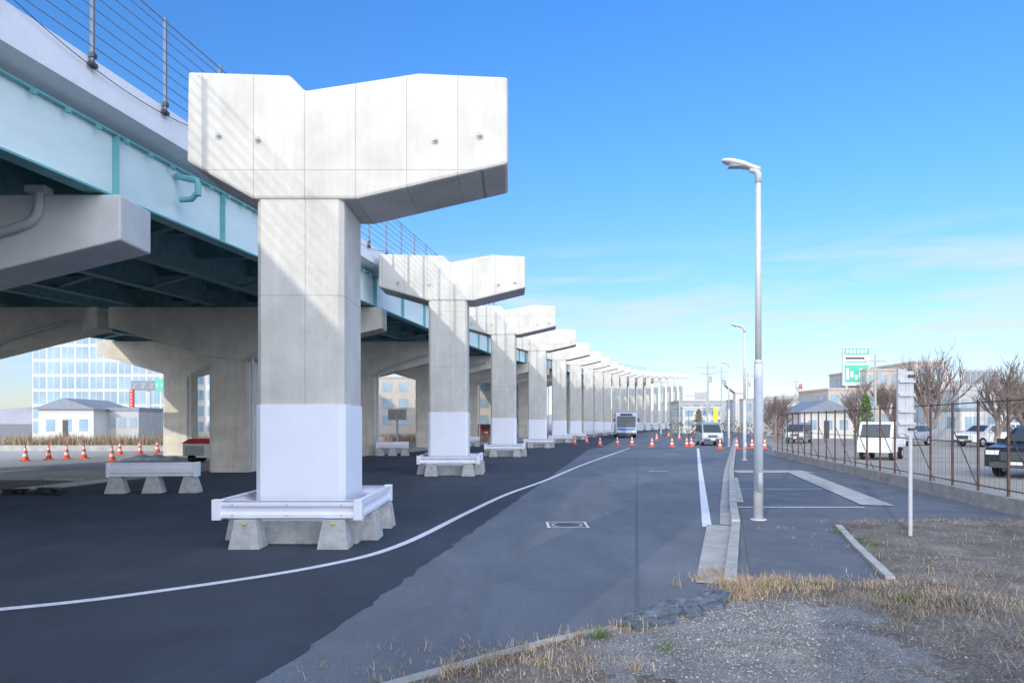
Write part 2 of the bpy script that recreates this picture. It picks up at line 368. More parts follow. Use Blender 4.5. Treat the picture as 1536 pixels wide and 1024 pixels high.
# ------------------------------------------------------------------ new bridge piers
PX=[-3.15,-2.15,-.46,1.78,4.2,6.85,9.65,12.55,15.6,18.9,22.4,26.3,30.5,35,39.6,44.3,49.1,54.0,59]
PZ=[5.18,5.63,6.14,6.64,7.2,7.8,8.42,9.04,9.66,10.3,10.9,11.6,12.4,13.2,14.0,14.8,15.6,16.4,17.2]
PY=[10.1+12.7*i for i in range(19)]
def pier(i,x,y,top,rot,L,Rr,hh=1.0):
    top+=EYE
    e=empty('concrete_bridge_pier',(x,y,0),rot)
    zb=top-1.86*hh; zo=top-1.34*hh
    zo_l=top-1.30*hh
    cap=MB()
    prof=[(-L,top+.03),(-L-.02,zo_l),(-.68,zb),(.86,zb),(Rr,zo),(Rr,top-.05),(Rr*.57,top+.01),(.08,top-.25),(-.14,top-.02)]
    cap.prismY(prof,0,1.32,M_pier)
    cap.obj('cap_beam',e,bevel=.045)
    bl=MB()
    for (bx,bz) in ((-1.19*L/1.65,-.93),(-.61,-.99),(2.01*Rr/3.09,-1.0),(2.67*Rr/3.09,-.93)):
        bl.tube([(bx,.0,top+bz),(bx,-.012,top+bz)],.05,M_block,12); bl.tube([(bx,-.012,top+bz),(bx,-.06,top+bz)],.022,M_galv,8)
    bl.obj('anchor_studs',e)
    c=.07;hw=.645
    def octo(w,y0,y1,cc): return [(-w+cc,y0),(w-cc,y0),(w,y0+cc),(w,y1-cc),(w-cc,y1),(-w+cc,y1),(-w,y1-cc),(-w,y0+cc)]
    col=MB(); col.prismZ(octo(hw,.03,1.27,c),0,zb+.15,M_pier); col.obj('column',e)
    wr=MB(); wr.prismZ(octo(hw+.022,.008,1.292,c+.02),0.01,1.98 if i!=1 else 2.08,M_wrap); wr.obj('protective_sheet',e)
    return e
def barrier(x,y,rot):
    b=MB()
    W=[(0,.40),(.045,.42),(.045,.47),(0,.50),(0,.55),(.045,.58),(.045,.63),(0,.65)]
    def wbeam(p,q):
        p=Vector((*p,0));q=Vector((*q,0));d=(q-p);l=d.length;d.normalize();n=Vector((d.y,-d.x,0))
        vs=[];fs=[];k=len(W)
        for e_ in (p,q):
            for (o,z) in W: vs.append(e_+n*o+Vector((0,0,z)))
            for (o,z) in reversed(W): vs.append(e_+n*(o-.05)+Vector((0,0,z)))
        k2=2*k
        for i in range(k2): fs.append((i,(i+1)%k2,k2+(i+1)%k2,k2+i))
        fs+=[list(range(k2)),list(range(2*k2-1,k2-1,-1))]
        b.add(vs,fs,M_rail)
        b.add([p+n*.05+Vector((0,0,.652)),q+n*.05+Vector((0,0,.652)),q-n*.05+Vector((0,0,.652)),p-n*.05+Vector((0,0,.652))],[(0,1,2,3)],M_rail)
    x0,x1,y0,y1=-.86,1.06,-.80,1.45
    wbeam((x0+.02,y0),(x1-.02,y0)); wbeam((x1,y0+.02),(x1,y1-.02)); wbeam((x1-.02,y1),(x0+.02,y1)); wbeam((x0,y1-.02),(x0,y0+.02))
    for (cx,cy) in ((x0,y0),(x1,y0),(x0,y1),(x1,y1)): b.box((cx-.06,cy-.06,.39),(cx+.06,cy+.06,.67),M_rail)
    for xx in (x0+.22,.1,x1-.22):
        for zz in (.46,.6): b.tube([(xx,y0-.04,zz),(xx,y0-.06,zz)],.012,M_galv,6)
    def blk(cx,cy,r=0):
        X=Matrix.Translation((cx,cy,0))@Matrix.Rotation(r,4,'Z')
        b.taper(0,0,.01,.40,.21,.17,.145,.12,M_block,X)
        b.box((-.025,-.15,.34),(.025,-.13,.37),M_yel,X)
    for cx in (-.45,.74): blk(cx,y0+.02)
    for cy in (.0,1.1): blk(x1-.02,cy,math.pi/2); blk(x0+.02,cy,-math.pi/2)
    for cx in (-.4,.6): blk(cx,y1-.02)
    b.box((-.72,y0+.28,.01),(.98,y0+.5,.34),M_block)
    return b.obj('guardrail_barrier',loc=(x,y,0),rot=rot,bevel=.008)
for i in range(-2,19):
    if i<0:
        x,y,z=(-3.9,-2.6,4.75) if i==-1 else (-4.6,-15.3,4.4); rot=0
    else:
        x,y,z=PX[i],PY[i],PZ[i]
        sl=(PX[min(i+1,18)]-PX[max(i-1,0)])/(12.7*(min(i+1,18)-max(i-1,0)))
        rot=-max(0,math.atan(sl)-.10)*.9 if i>1 else 0
    L,Rr=(1.65,3.09) if i<=0 else ((2.3,2.6) if i==1 else (2.3,2.75))
    pier(i,x,y,z,rot,L,Rr,1.0 if i<=0 else .82)
    if -1<=i<12: barrier(x,y,rot)
# ------------------------------------------------------------------ existing viaduct
EYs=[10.5,36.0,48.2,60.9,73.6,86.3]+PY[7:]
EXs=[-8+.147*10.5,-8+.147*36,-1.0,1.4]+[p-2.9 for p in PX[5:]]
EXs=EXs[:len(EYs)]; EYs=EYs[:len(EXs)]
EZ=[5.62,6.28]+[z+.1 for z in PZ[3:]]; EZ=EZ[:len(EYs)]
ex=lambda y: interp(y,EYs,EXs) if y>10.5 else -8+.147*y
ez=lambda y: EYE+(interp(y,EYs,EZ) if y>10.5 else 5.62+.026*(y-10.5))
Ys=[-45,-30,-15,0,5,10.5]+[14+3*i for i in range(8)]+[36+4.2*i for i in range(1,48)]
ST=[(ex(y),y,ez(y)) for y in Ys]
V=empty('elevated_viaduct')
b=MB()
for off in (0,-9.9):
    b.sweep([(off-.02,0),(off-.28,0),(off-.28,-.55),(off-9.4,-.55),(off-9.4,0),(off-9.6,0),(off-9.6,-.62),(off-8.9,-.80),(off-.8,-.80),(off,-.56)],ST,M_para)
b.obj('deck_and_parapet',V)
b=MB()
for off in (0,-9.9):
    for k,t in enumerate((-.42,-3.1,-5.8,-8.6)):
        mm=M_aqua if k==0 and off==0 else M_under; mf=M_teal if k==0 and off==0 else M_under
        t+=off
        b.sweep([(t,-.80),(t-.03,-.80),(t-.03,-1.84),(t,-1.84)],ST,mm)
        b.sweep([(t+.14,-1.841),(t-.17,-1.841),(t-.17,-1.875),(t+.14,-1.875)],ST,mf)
        b.sweep([(t+.10,-.765),(t-.13,-.765),(t-.13,-.80),(t+.10,-.80)],ST,mf)
b.obj('main_girders',V)
b=MB()
y=-20.
while y<110:
    x=ex(y)-.42;z=ez(y)
    b.box((x+.001,y-.012,z-1.84),(x+.11,y+.012,z-.80),M_teal)
    y+=3.15
for off in (0,-9.9):
    y=-12.;kk=0
    while y<100:
        x=ex(y)+off;z=ez(y)
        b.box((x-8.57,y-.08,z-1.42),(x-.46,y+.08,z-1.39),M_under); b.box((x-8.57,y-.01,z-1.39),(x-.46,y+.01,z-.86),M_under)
        if kk%2==0:
            for t in (-.46,-3.14,-5.84):
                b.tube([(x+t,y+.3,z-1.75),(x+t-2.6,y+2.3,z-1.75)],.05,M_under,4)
        y+=2.52;kk+=1
b.obj('cross_bracing_and_stiffeners',V)
b=MB()
for y in (8.7,21.5,34.2,47):
    x=ex(y)-.42;z=ez(y)
    b.box((x+.001,y-.32,z-1.80),(x+.022,y+.32,z-.86),M_aqua)
    for a in range(6):
        for c in range(11):
            b.box((x+.022,y-.27+a*.108-.012,z-1.74+c*.083-.012),(x+.036,y-.27+a*.108+.012,z-1.74+c*.083+.012),M_teal)
y=-2.
while y<40:
    x=ex(y);z=ez(y); b.box((x-.32,y-.03,z-.885),(x-.26,y+.03,z-.80),M_teal); y+=.62
b.obj('splice_plates',V)
b=MB()
y=3.66
while y<190:
    x=ex(y)+.03;z=ez(y)
    b.box((x-.02,y-.025,z-.12),(x+.03,y+.025,z+1.55),M_railg)
    b.box((x-.03,y-.07,z-.16),(x+.05,y+.07,z-.10),M_dark); b.box((x-.03,y-.045,z-.02),(x+.05,y+.045,z+.05),M_dark)
    y+=1.70
for h in [.16+.2*i for i in range(7)]+[1.5]:
    b.tube([(x_+.03,y_,z_+h) for (x_,y_,z_) in ST],.009 if h<1.4 else .013,M_railg,5)
pts=[]
y=2.
while y<40:
    ph=((y-3.66)/5.1)%1; pts.append((ex(y)+.06,y,ez(y)+.1-.32*4*ph*(1-ph))); y+=.5
b.tube(pts,.008,M_dark,4)
b.obj('safety_railing',V)
b=MB()
y=13.1;x=ex(y);z=ez(y)
b.tube([(x-.38,y,z-.95),(x-.1,y,z-1.0),(x+.02,y,z-1.03),(x+.05,y,z-1.1),(x+.05,y,z-1.32)],.06,M_teal,10)
b.tube([(x+.05,y,z-1.25),(x-.08,y+.02,z-1.38),(x-.3,y,z-1.40)],.055,M_teal,10)
b.obj('deck_drain_pipe',V)
def vpier(y,off):
    x=ex(y)+off; zt=ez(y)-1.89
    e=empty('viaduct_pier',(x,y,0),0)
    c=MB(); c.prismY([(0,zt-.02),(-9.5,zt-.02),(-9.5,zt-.72),(-6.05,zt-1.75),(-4.6,zt-1.9),(0,zt-.76)][::-1],0,.95,M_oldp if y<14 else M_old); c.obj('cap_beam',e,bevel=.03)
    c=MB(); cc=.1
    c.prismZ([(-6.05+cc,.05),(-4.65-cc,.05),(-4.65,.05+cc),(-4.65,1.2-cc),(-4.65-cc,1.2),(-6.05+cc,1.2),(-6.05,1.2-cc),(-6.05,.05+cc)],0,zt-1.6,M_old); c.obj('column',e)
    c=MB()
    for t in (-.42,-3.1,-5.8,-8.6): c.box((t-.2,.2,zt-.02),(t+.2,.7,zt+.015),M_dark)
    c.obj('bearings',e)
    p=MB(); zc=zt
    if y<14: p.tube(smooth_pts([(-1.25,-.1,zc+.0),(-1.27,-.1,zc-.30),(-1.36,-.1,zc-.46),(-1.6,-.1,zc-.58),(-2.6,-.1,zc-.86),(-4.1,-.1,zc-1.3),(-4.3,-.1,zc-1.8),(-4.3,-.1,.1)],6),.07,M_pole,10); p.box((-1.42,-.2,zc-.04),(-1.1,.02,zc+.06),M_pole)
    else: p.tube(smooth_pts([(-1.0,-.1,zc-.55),(-3.0,-.1,zc-1.15),(-4.35,-.1,zc-1.75),(-4.45,-.1,zc-2.2),(-4.45,-.1,.1)],6),.06,M_pole,8)
    p.obj('drain_pipe',e)
for k in range(-2,9):
    vpier(11.1+12.6*k,0)
    if k<4: vpier(11.1+12.6*k,-9.9)
for k in range(9,17): vpier(11.1+12.6*k,0)
def lbar(x,y,rot,L):
    b=MB()
    n=3
    for i in range(n):
        cx=-L/2+.15+(L-.3)*i/(n-1); b.taper(cx,0,.01,.42,.23,.2,.13,.13,M_block)
    b.box((-L/2,-.16,.42),(L/2,-.10,.74),M_rail); b.box((-L/2,-.185,.50),(L/2,-.161,.64),M_rail); b.box((-L/2-.04,-.19,.40),(-L/2+.03,.14,.76),M_rail); b.box((L/2-.03,-.19,.40),(L/2+.04,.14,.76),M_rail)
    b.box((-L/2,.08,.44),(L/2,.12,.72),M_rail); b.box((-L/2,-.1,.73),(L/2,.08,.75),M_rail)
    b.obj('guardrail_barrier',loc=(x,y,0),rot=rot,bevel=.01)
lbar(-8.75,16.7,.12,2.0); lbar(-6.3,36,.1,1.6); lbar(-3.2,50,.1,1.6)
# ------------------------------------------------------------------ street lamps
def lamp(x,y,top=6.15):
    b=MB()
    b.tube([(0,0,0),(0,0,2.75)],[.085,.075],M_pole,14); b.tube([(0,0,2.75),(0,0,2.82)],[.075,.055],M_pole,14)
    b.tube([(0,0,2.8),(0,0,top-.15)],[.055,.045],M_pole,12)
    b.tube([(0,0,0),(0,0,.03)],.14,M_pole,14)
    b.box((-.04,-.095,.5),(.04,-.07,.85),M_pole)
    b.tube([(0,0,top-.22),(0,0,top-.06),(-.06,0,top-.01),(-.16,0,top+.015)],[.055,.055,.052,.05],M_pole,12)
    n=14;vs=[];fs=[];S=[(.03,.03,.06),(-.12,.075,.06),(-.25,.12,.075),(-.42,.13,.075),(-.56,.11,.055),(-.63,.06,.03),(-.65,.01,.01)]
    for i,(xx,w,h) in enumerate(S):
        for k in range(n):
            a=2*math.pi*k/n; zz=math.sin(a)*h*(1 if math.sin(a)>0 else .55)
            vs.append((xx,math.cos(a)*w,top+.01-xx*.24+zz))
    for i in range(len(S)-1):
        for k in range(n): fs.append((i*n+k,i*n+(k+1)%n,(i+1)*n+(k+1)%n,(i+1)*n+k))
    fs+=[list(range(n)),list(range(len(S)*n-1,(len(S)-1)*n-1,-1))]
    b.add(vs,fs,M_white)
    b.box((-.52,-.085,top+.05),(-.2,.085,top+.06),M_galv)
    o=b.obj('street_lamp',loc=(x,y,0))
    for p in o.data.polygons: p.use_smooth=len(p.vertices)==4
for (x,y) in ((4.33,12.0),(10.8,31.7),(16.2,51),(20.2,70),(27,95)): lamp(x,y)
b=MB()
b.tube([(0,0,0),(0,0,2.45)],.028,M_galv,12)
b.box((-.20,-.012,1.55),(-.075,.012,2.5),M_galv); b.box((-.205,-.02,1.54),(-.19,.02,2.51),M_galv); b.box((-.085,-.02,1.54),(-.07,.02,2.51),M_galv)
b.box((-.065,-.012,1.52),(.045,.012,2.47),M_galv)
for z in (1.7,1.88,2.12,2.32): b.box((-.2,-.045,z-.02),(.05,-.013,z+.02),M_galv)
for z in (1.62,2.4): b.box((-.05,-.055,z-.015),(.05,.05,z+.015),M_dark)
b.obj('traffic_sign',loc=(5.87,10.06,0),rot=.1)
# ------------------------------------------------------------------ fence
b=MB()
FY=[6+1.18*i for i in range(26)]
strip(b,[(fence(y)+.1,y) for y in (4,20,36)],.22,0,M_fbase,.30); strip(b,[(fence(y)+.1,y) for y in (4,20,36)],.28,.0,M_fbase,.06)
for i,y in enumerate(FY):
    b.box((fence(y)+.08,y-.018,.28),(fence(y)+.12,y+.018,2.2),M_fence)
    if i%2==0: b.tube([(fence(y)+.1,y,1.6),(fence(y)+.75,y,.1)],.013,M_fence,5)
for z in (.42,1.3,2.14):
    b.tube([(fence(y)+.1,y,z) for y in FY],.010 if z==1.3 else .014,M_fence,5)
o=b.obj('road_fence')
b=MB()
y=6.
while y<35.5:
    b.tube([(fence(y)+.1,y,.36),(fence(y)+.1,y,2.1)],.0022,M_fence,3,cap=False); y+=.2
b.obj('wires',o)
# ------------------------------------------------------------------ cones
cd=None
def cone(x,y,s=1.):
    global cd
    if cd is None:
        b=MB()
        b.box((-.19,-.19,0),(.19,.19,.035),M_orange)
        zs=[.035,.2,.2,.33,.33,.46,.46,.58,.58,.70]
        for k in range(0,10,2):
            r=lambda z:.14-.115*(z-.035)/.665
            b.tube([(0,0,zs[k]),(0,0,zs[k+1])],[r(zs[k]),r(zs[k+1])],M_white if k in(2,6) else M_orange,14)
        o=b.obj('traffic_cone'); cd=o.data
    else: o=MB().obj('traffic_cone',data=cd)
    o.location=(x,y,.012); o.scale=(s,s,s); o.rotation_euler=(0,0,U(0,1))
for (u,y) in ((900,52),(926,54),(948,54),(978,49),(1008,49),(1030,50),(1037,51),(1080,46),(1105,46),(1118,47),(1128,47),(1147,46),(862,56),(880,60),(985,70),(1019,75),(1003,90),
              (38,31),(73,32),(100,32.5),(126,33),(168,31),(180,37),(210,38),(236,40),(260,41)):
    cone((u-768)/1024*y,y)
# ------------------------------------------------------------------ vehicles (front towards local -Y)
def wheel(b,x,y,r,w=.18):
    b.tube([(x-w/2,y,r),(x+w/2,y,r)],r,M_tyre,16); b.tube([(x-w/2-.008,y,r),(x+w/2+.008,y,r)],r*.58,M_galv,10)
def car(name,loc,rot,L,W,H,paint,prof,belt,wheels,r=.3,roofw=.80):
    b=MB(); hw=W/2
    def w_(z): return hw if z<=belt else hw*(1-(1-roofw)*(z-belt)/(H-belt))
    n=len(prof)
    vs=[(-w_(z)*1,y,z) for y,z in prof]+[(w_(z),y,z) for y,z in prof]
    fs=[(i,(i+1)%n,n+(i+1)%n,n+i) for i in range(n)]
    b.add(vs,fs+[list(range(n)),list(range(2*n-1,n-1,-1))],paint)
    return b,w_
def finish(b,name,loc,rot): return b.obj(name,loc=loc,rot=rot,bevel=.035)
def keivan(name,x,y,rot,paint=M_silver):
    L,W,H=3.4,1.55,1.8; prof=[(0,.3),(0,.62),(.12,.98),(.75,1.62),(1.1,1.76),(1.9,1.8),(3.2,1.76),(3.38,1.0),(3.4,.3)]
    b,w_=car(name,0,0,L,W,H,paint,prof,1.0,0,roofw=.86)
    b.add([(-.66,.135,1.03),(.66,.135,1.03),(.60,.70,1.60),(-.60,.70,1.60)],[(0,1,2,3)],M_glass,Matrix.Translation((0,-.02,.012)))
    for s in(-1,1):
        q=[(s*(w_(z)+.006),yy,z) for yy,z in ((.55,1.05),(1.35,1.05),(1.35,1.58),(1.0,1.62))]; b.add(q,[(0,1,2,3)],M_glass)
        q=[(s*(w_(z)+.006),yy,z) for yy,z in ((1.45,1.05),(3.2,1.05),(3.1,1.6),(1.45,1.6))]; b.add(q,[(0,1,2,3)],M_glass)
        b.box((s*.52-.14,-.03,.66),(s*.52+.14,.06,.84),M_lamp); wheel(b,s*.68,.65,.28); wheel(b,s*.68,2.8,.28)
        b.box((s*.84-.07,.35,1.0),(s*.84+.07,.45,1.2),M_glass)
    b.box((-.35,-.02,.66),(.35,.03,.8),M_dark); b.box((-.7,-.06,.3),(.7,.02,.52),M_dark); b.box((-.17,-.075,.42),(.17,-.061,.52),M_white)
    finish(b,name,(x,y,.01),rot)
def suv(name,x,y,rot,paint):
    L,W,H=4.4,1.8,1.65; prof=[(0,.35),(0,.8),(.12,.95),(1.1,1.08),(1.75,1.55),(2.1,1.64),(3.6,1.62),(4.2,1.1),(4.38,1.0),(4.4,.35)]
    b,w_=car(name,0,0,L,W,H,paint,prof,1.06,0,roofw=.78)
    b.add([(-.72,1.14,1.12),(.72,1.14,1.12),(.62,1.74,1.54),(-.62,1.74,1.54)],[(0,1,2,3)],M_glass,Matrix.Translation((0,-.02,.012)))
    for s in(-1,1):
        for qq in (((1.45,1.1),(2.35,1.1),(2.35,1.54),(1.95,1.54)),((2.42,1.1),(3.3,1.1),(3.3,1.53),(2.42,1.54)),((3.37,1.1),(4.0,1.12),(3.65,1.5),(3.37,1.52))):
            b.add([(s*(w_(z)+.006),yy,z) for yy,z in qq],[(0,1,2,3)],M_glass)
        b.box((s*.68-.18,-.02,.72),(s*.68+.18,.12,.86),M_lamp); wheel(b,s*.80,.85,.34,.22); wheel(b,s*.80,3.5,.34,.22); b.box((s*1.0-.1,1.35,1.05),(s*1.0+.08,1.47,1.2),paint)
    b.box((-.45,-.02,.55),(.45,.03,.82),M_dark); b.box((-.75,-.05,.32),(.75,.03,.5),M_dark); b.box((-.17,-.07,.42),(.17,-.051,.52),M_white)
    finish(b,name,(x,y,.01),rot)
def keitruck(name,x,y,rot):
    b=MB()
    prof=[(0,.35),(0,.9),(.18,1.0),(.55,1.72),(.75,1.78),(1.35,1.78),(1.4,1.0),(1.4,.35)]
    n=len(prof); b.add([(-.72,a,c) for a,c in prof]+[(.72,a,c) for a,c in prof],[(i,(i+1)%n,n+(i+1)%n,n+i) for i in range(n)]+[list(range(n)),list(range(2*n-1,n-1,-1))],M_white)
    b.add([(-.62,.17,1.05),(.62,.17,1.05),(.6,.5,1.66),(-.6,.5,1.66)],[(0,1,2,3)],M_glass)
    for s in(-1,1):
        b.add([(s*.726,.42,1.05),(s*.726,1.25,1.05),(s*.726,1.25,1.62),(s*.726,.72,1.62)],[(0,1,2,3)],M_glass); wheel(b,s*.62,.6,.27); wheel(b,s*.62,2.5,.27); b.box((s*.5-.14,-.02,.62),(s*.5+.14,.03,.8),M_lamp)
        b.box((s*.70-.02,1.45,.66),(s*.70+.02,3.3,.95),M_white)
    b.box((-.7,1.45,.58),(.7,3.3,.65),M_white); b.box((-.7,3.28,.66),(.7,3.32,.95),M_white); b.box((-.5,1.4,.35),(.5,3.2,.57),M_dark)
    finish(b,name,(x,y,.01),rot)
def bus(name,x,y,rot):
    b=MB(); L,W,H=9,2.4,3.1
    prof=[(0,.4),(0,1.2),(.15,2.7),(.35,3.0),(.8,3.1),(8.8,3.1),(9,2.9),(9,.4)]; n=len(prof)
    b.add([(-1.2,a,c) for a,c in prof]+[(1.2,a,c) for a,c in prof],[(i,(i+1)%n,n+(i+1)%n,n+i) for i in range(n)]+[list(range(n)),list(range(2*n-1,n-1,-1))],M_silver)
    b.add([(-1.1,-.03,1.25),(1.1,-.03,1.25),(1.08,.1,2.55),(-1.08,.1,2.55)],[(0,1,2,3)],M_glass)
    b.box((-.7,.08,2.62),(.7,.14,2.86),M_dark)
    for s in(-1,1):
        for k in range(6): b.box((s*1.2-.01,.6+k*1.35,1.5),(s*1.2+.01,1.8+k*1.35,2.6),M_glass)
        b.box((s*.85-.2,-.05,.65),(s*.85+.2,.02,.85),M_lamp); wheel(b,s*1.05,1.8,.45,.3); wheel(b,s*1.05,6.8,.45,.3); b.box((s*1.42-.09,-.15,1.9),(s*1.42+.09,-.05,2.3),M_dark)
    b.box((-1.15,-.05,.4),(1.15,.03,.6),M_dark); b.box((-1.0,-.03,.92),(1.0,.01,1.12),M_sblue)
    finish(b,name,(x,y,.01),rot)
bus('bus',13.4,80,-.12); keivan('kei_van',15.3,52,-.1)
suv('parked_suv',15.4,20.8,-1.0,M_black); keitruck('kei_truck',16.7,31.5,-.7)
suv('parked_car',33,50,-1.3,M_white); suv('parked_car',29,52,-1.0,M_silver); keivan('parked_van',38,54,-1.4,M_white); keivan('parked_van',24,58,-.6,M_silver)
suv('parked_car',-2.0,70,.4,M_sred); suv('parked_car',41,62,-1.4,M_silver)
# ------------------------------------------------------------------ bare trees
def bare_tree(name,x,y,h,seed):
    rnd=random.Random(seed); b=MB()
    def br(p,d,l,r,lev):
        pts=[p];q=p.copy();dd=d.copy()
        for i in range(3):
            dd=(dd+Vector((rnd.uniform(-.18,.18),rnd.uniform(-.18,.18),rnd.uniform(-.02,.16)))).normalized(); q=q+dd*l/3; pts.append(q.copy())
        b.tube(pts,[r,r*.85,r*.7,r*.5],M_bark,6 if lev<2 else 3,cap=False)
        if lev>=5: return
        nb=4 if lev<3 else 3
        for k in range(nb):
            t=rnd.uniform(.35,1); bp=pts[min(3,int(t*3)+(1 if k==0 else 0))]
            a=rnd.uniform(0,6.283); sp=rnd.uniform(.3,.85)
            nd=(dd+Vector((math.cos(a),math.sin(a),rnd.uniform(0,.5)))*sp).normalized()
            br(bp,nd,l*rnd.uniform(.66,.86),max(.011,r*.55),lev+1)
    br(Vector((0,0,0)),Vector((0,0,1)),h*.24,h*.024,0)
    zm=max(v.z for v in b.v); k=h/zm
    b.v=[v*k for v in b.v]
    return b.obj(name,loc=(x,y,0))
bare_tree('bare_tree',36.8,60,9.0,3); bare_tree('bare_tree',32.0,45,6.2,5); bare_tree('bare_tree',35.5,47,6.9,8); bare_tree('bare_tree',29.5,58,5.6,11); bare_tree('bare_tree',46,62,6.5,12); bare_tree('bare_tree',24,62,4.5,14); bare_tree('bare_tree',27,70,5.,17); bare_tree('bare_tree',40,72,6.5,19)
def leafy(name,x,y,rx,ry,h,n,m,base=.0):
    b=MB()
    b.tube([(0,0,0),(0,0,h*.8)],[.09,.02],M_bark,6)
    for _ in range(n):
        a=U(0,6.28);t=R()**.7; z=base+(h-base)*t; rr=(1-t)**.6*U(.35,1.05); X=rx*rr*math.cos(a);Y=ry*rr*math.sin(a); s=U(.06,.16)
        d=[Vector((U(-1,1),U(-1,1),U(-1,1)))*s for _ in range(3)]; c=Vector((X,Y,z))
        b.add([c+d[0],c+d[1],c+d[2]],[(0,1,2)],m)
    b.obj(name,loc=(x,y,0))
leafy('conifer_tree',27.5,53,.8,.8,3.9,1400,M_grn,.4); leafy('conifer_tree',17.5,64,.8,.8,3.0,700,M_hedge,.3)
def hedge(name,x0,y0,x1,y1,w,h,n,m):
    b=MB()
    for _ in range(n):
        t=R(); c=Vector((x0+(x1-x0)*t+U(-w,w),y0+(y1-y0)*t+U(-w,w),U(0,h)*(.6+.4*noise.noise(Vector((t*14,1,1)))+.3))); s=U(.1,.3)
        d=[Vector((U(-1,1),U(-1,1),U(-1,1)))*s for _ in range(3)]; b.add([c+d[0],c+d[1],c+d[2]],[(0,1,2)],m)
    b.obj(name)
hedge('distant_hedge',17,80,90,95,2,2.2,3500,M_hedge)
hedge('distant_treeline',30,260,230,240,6,6,3500,M_hedge)
b=MB()
for _ in range(9000):
    x=U(-34,-16);y=U(43,47); blade(b,x,y,0,U(.7,1.6)*(.8+.4*noise.noise(Vector((x*.6,y*.6,0)))),abs(random.gauss(.25,.15)),U(0,6.28),.018,random.choice(M_str))
for _ in range(1500):
    x=U(-12,-2);y=U(62,66); blade(b,x,y,0,U(.5,1.2),.3,U(0,6.28),.02,random.choice(M_str))
b.obj('dry_reeds')
b=MB(); b.box((-36,42.4,0),(-15.5,42.8,.35),M_lite); b.obj('planter_wall')
# ------------------------------------------------------------------ buildings
def building(name,x0,y0,w,d,h,wall,nx,ny,glass=M_glassb,win=(.6,.55),z0=1.0,roof=None,rot=0):
    e=empty(name,(x0,y0,0),rot)
    b=MB(); b.box((0,0,0),(w,d,h),wall); b.box((-.1,-.1,h),(w+.1,d+.1,h+.3),roof or wall); b.obj('walls',e)
    b=MB(); sx=w/nx; sz=(h-z0)/ny
    for i in range(nx):
        for j in range(ny):
            cx=(i+.5)*sx; cz=z0+(j+.5)*sz; a=sx*win[0]/2; c=sz*win[1]/2
            b.box((cx-a,-.03,cz-c),(cx+a,.02,cz+c),glass); b.box((cx-a-.05,-.06,cz-c-.06),(cx+a+.05,-.0,cz-c-.004),wall)
            b.box((cx-.03,-.045,cz-c),(cx+.03,-.031,cz+c),wall)
    nyy=max(1,int(d/sx))
    for i in range(nyy):
        for j in range(ny):
            cy=(i+.5)*d/nyy; cz=z0+(j+.5)*sz; a=sx*win[0]/2; c=sz*win[1]/2
            b.box((-.03,cy-a,cz-c),(.02,cy+a,cz+c),glass)
    b.obj('windows',e)
    return e
building('glass_office_building',-52,74,17,14,15,M_bw,11,9,M_glassb,(.86,.8),.5)
building('white_shop_building',-35.6,76,9,10,11,M_bw,6,6,M_glassb,(.7,.6),.5)
building('white_shop_building',-39,64,4,6,2.9,M_bg,4,1,M_glassb,(.6,.4),.8,M_roof)
building('beige_apartment_building',-24,110,26,12,9,M_bb,10,3)
building('beige_apartment_building',53,102,5,12,9.6,M_bb,3,3)
building('beige_apartment_building',57.8,98,4.6,12,10.4,M_bb,2,3)
building('beige_building',44.5,96,9,10,6.4,M_bb,5,2)
building('grey_warehouse',55,84,6,14,5.8,M_bg,4,1)
building('white_house',60.5,82,14,14,5.0,M_bw,6,2,M_glassb,(.5,.4))
building('white_house',37,92,6,8,4.0,M_bw,3,1); building('beige_building',44,130,12,10,6.2,M_bg,6,2)
building('white_house',30,120,7,8,4.4,M_bw,3,2); building('beige_building',66,120,20,10,9,M_bb,8,3); building('grey_warehouse',37,150,14,10,6.5,M_bg,6,2)
building('white_house',46,70,14,6,3.0,M_bw,6,1,M_glassb,(.6,.5),.6,M_roof)
def gable(name,x,y,w,d,h,rh):
    e=empty(name,(x,y,0))
    b=MB(); b.box((0,0,0),(w,d,h),M_bw); b.obj('walls',e)
    b=MB(); b.prismY([(-.4,h),(w+.4,h),(w/2,h+rh)],-.4,d+.4,M_roof); b.obj('roof',e)
    b=MB()
    for i in range(3): b.box((w*(.14+.3*i),-.03,1.0),(w*(.14+.3*i)+w*.16,.02,2.1),M_glassb)
    b.box((w*.44,-.04,0),(w*.54,.02,2.0),M_dark)
    b.obj('windows_and_door',e)
gable('gabled_house',56,62,8,8,3.2,1.8); gable('gabled_house',-43,62,5,6,3.0,1.0); gable('gabled_house',33,78,6,6,3.0,1.4); gable('gabled_house',66,72,8,8,4.4,2.4)
b=MB(); n=14; prof=[(0,0)]+[(9-9*math.cos(math.pi*k/n),3.2+4.2*math.sin(math.pi*k/n)) for k in range(n+1)]+[(18,0)]
b.prismY(prof[::-1],0,16,M_bg); b.box((1.5,-.1,0),(16.5,-.01,3),M_dark); b.obj('arched_hall',loc=(47,135,0))
b=MB(); b.box((0,0,7.5),(4.0,.5,13.4),M_white); b.box((.1,-.06,12.2),(3.9,-.01,13.2),M_sgreen); b.box((.15,-.05,8.0),(3.85,-.01,10.6),M_sgreen)
for i in range(6): b.box((.35+i*.57,-.09,12.4),(.7+i*.57,-.061,13.0),M_white)
for i in range(5): b.box((.4+i*.65,-.08,8.4+.3*(i%2)),(.8+i*.65,-.051,10.1-.5*(i%3)),M_white)
b.box((.3,-.04,11.0),(3.6,-.01,11.2),M_sgreen); b.box((.3,-.04,11.5),(3.2,-.01,11.8),M_dark)
b.box((.4,.1,0),(.7,.4,7.5),M_galv); b.box((3.3,.1,0),(3.6,.4,7.5),M_galv); b.obj('billboard',loc=(50.5,104,0))
b=MB()
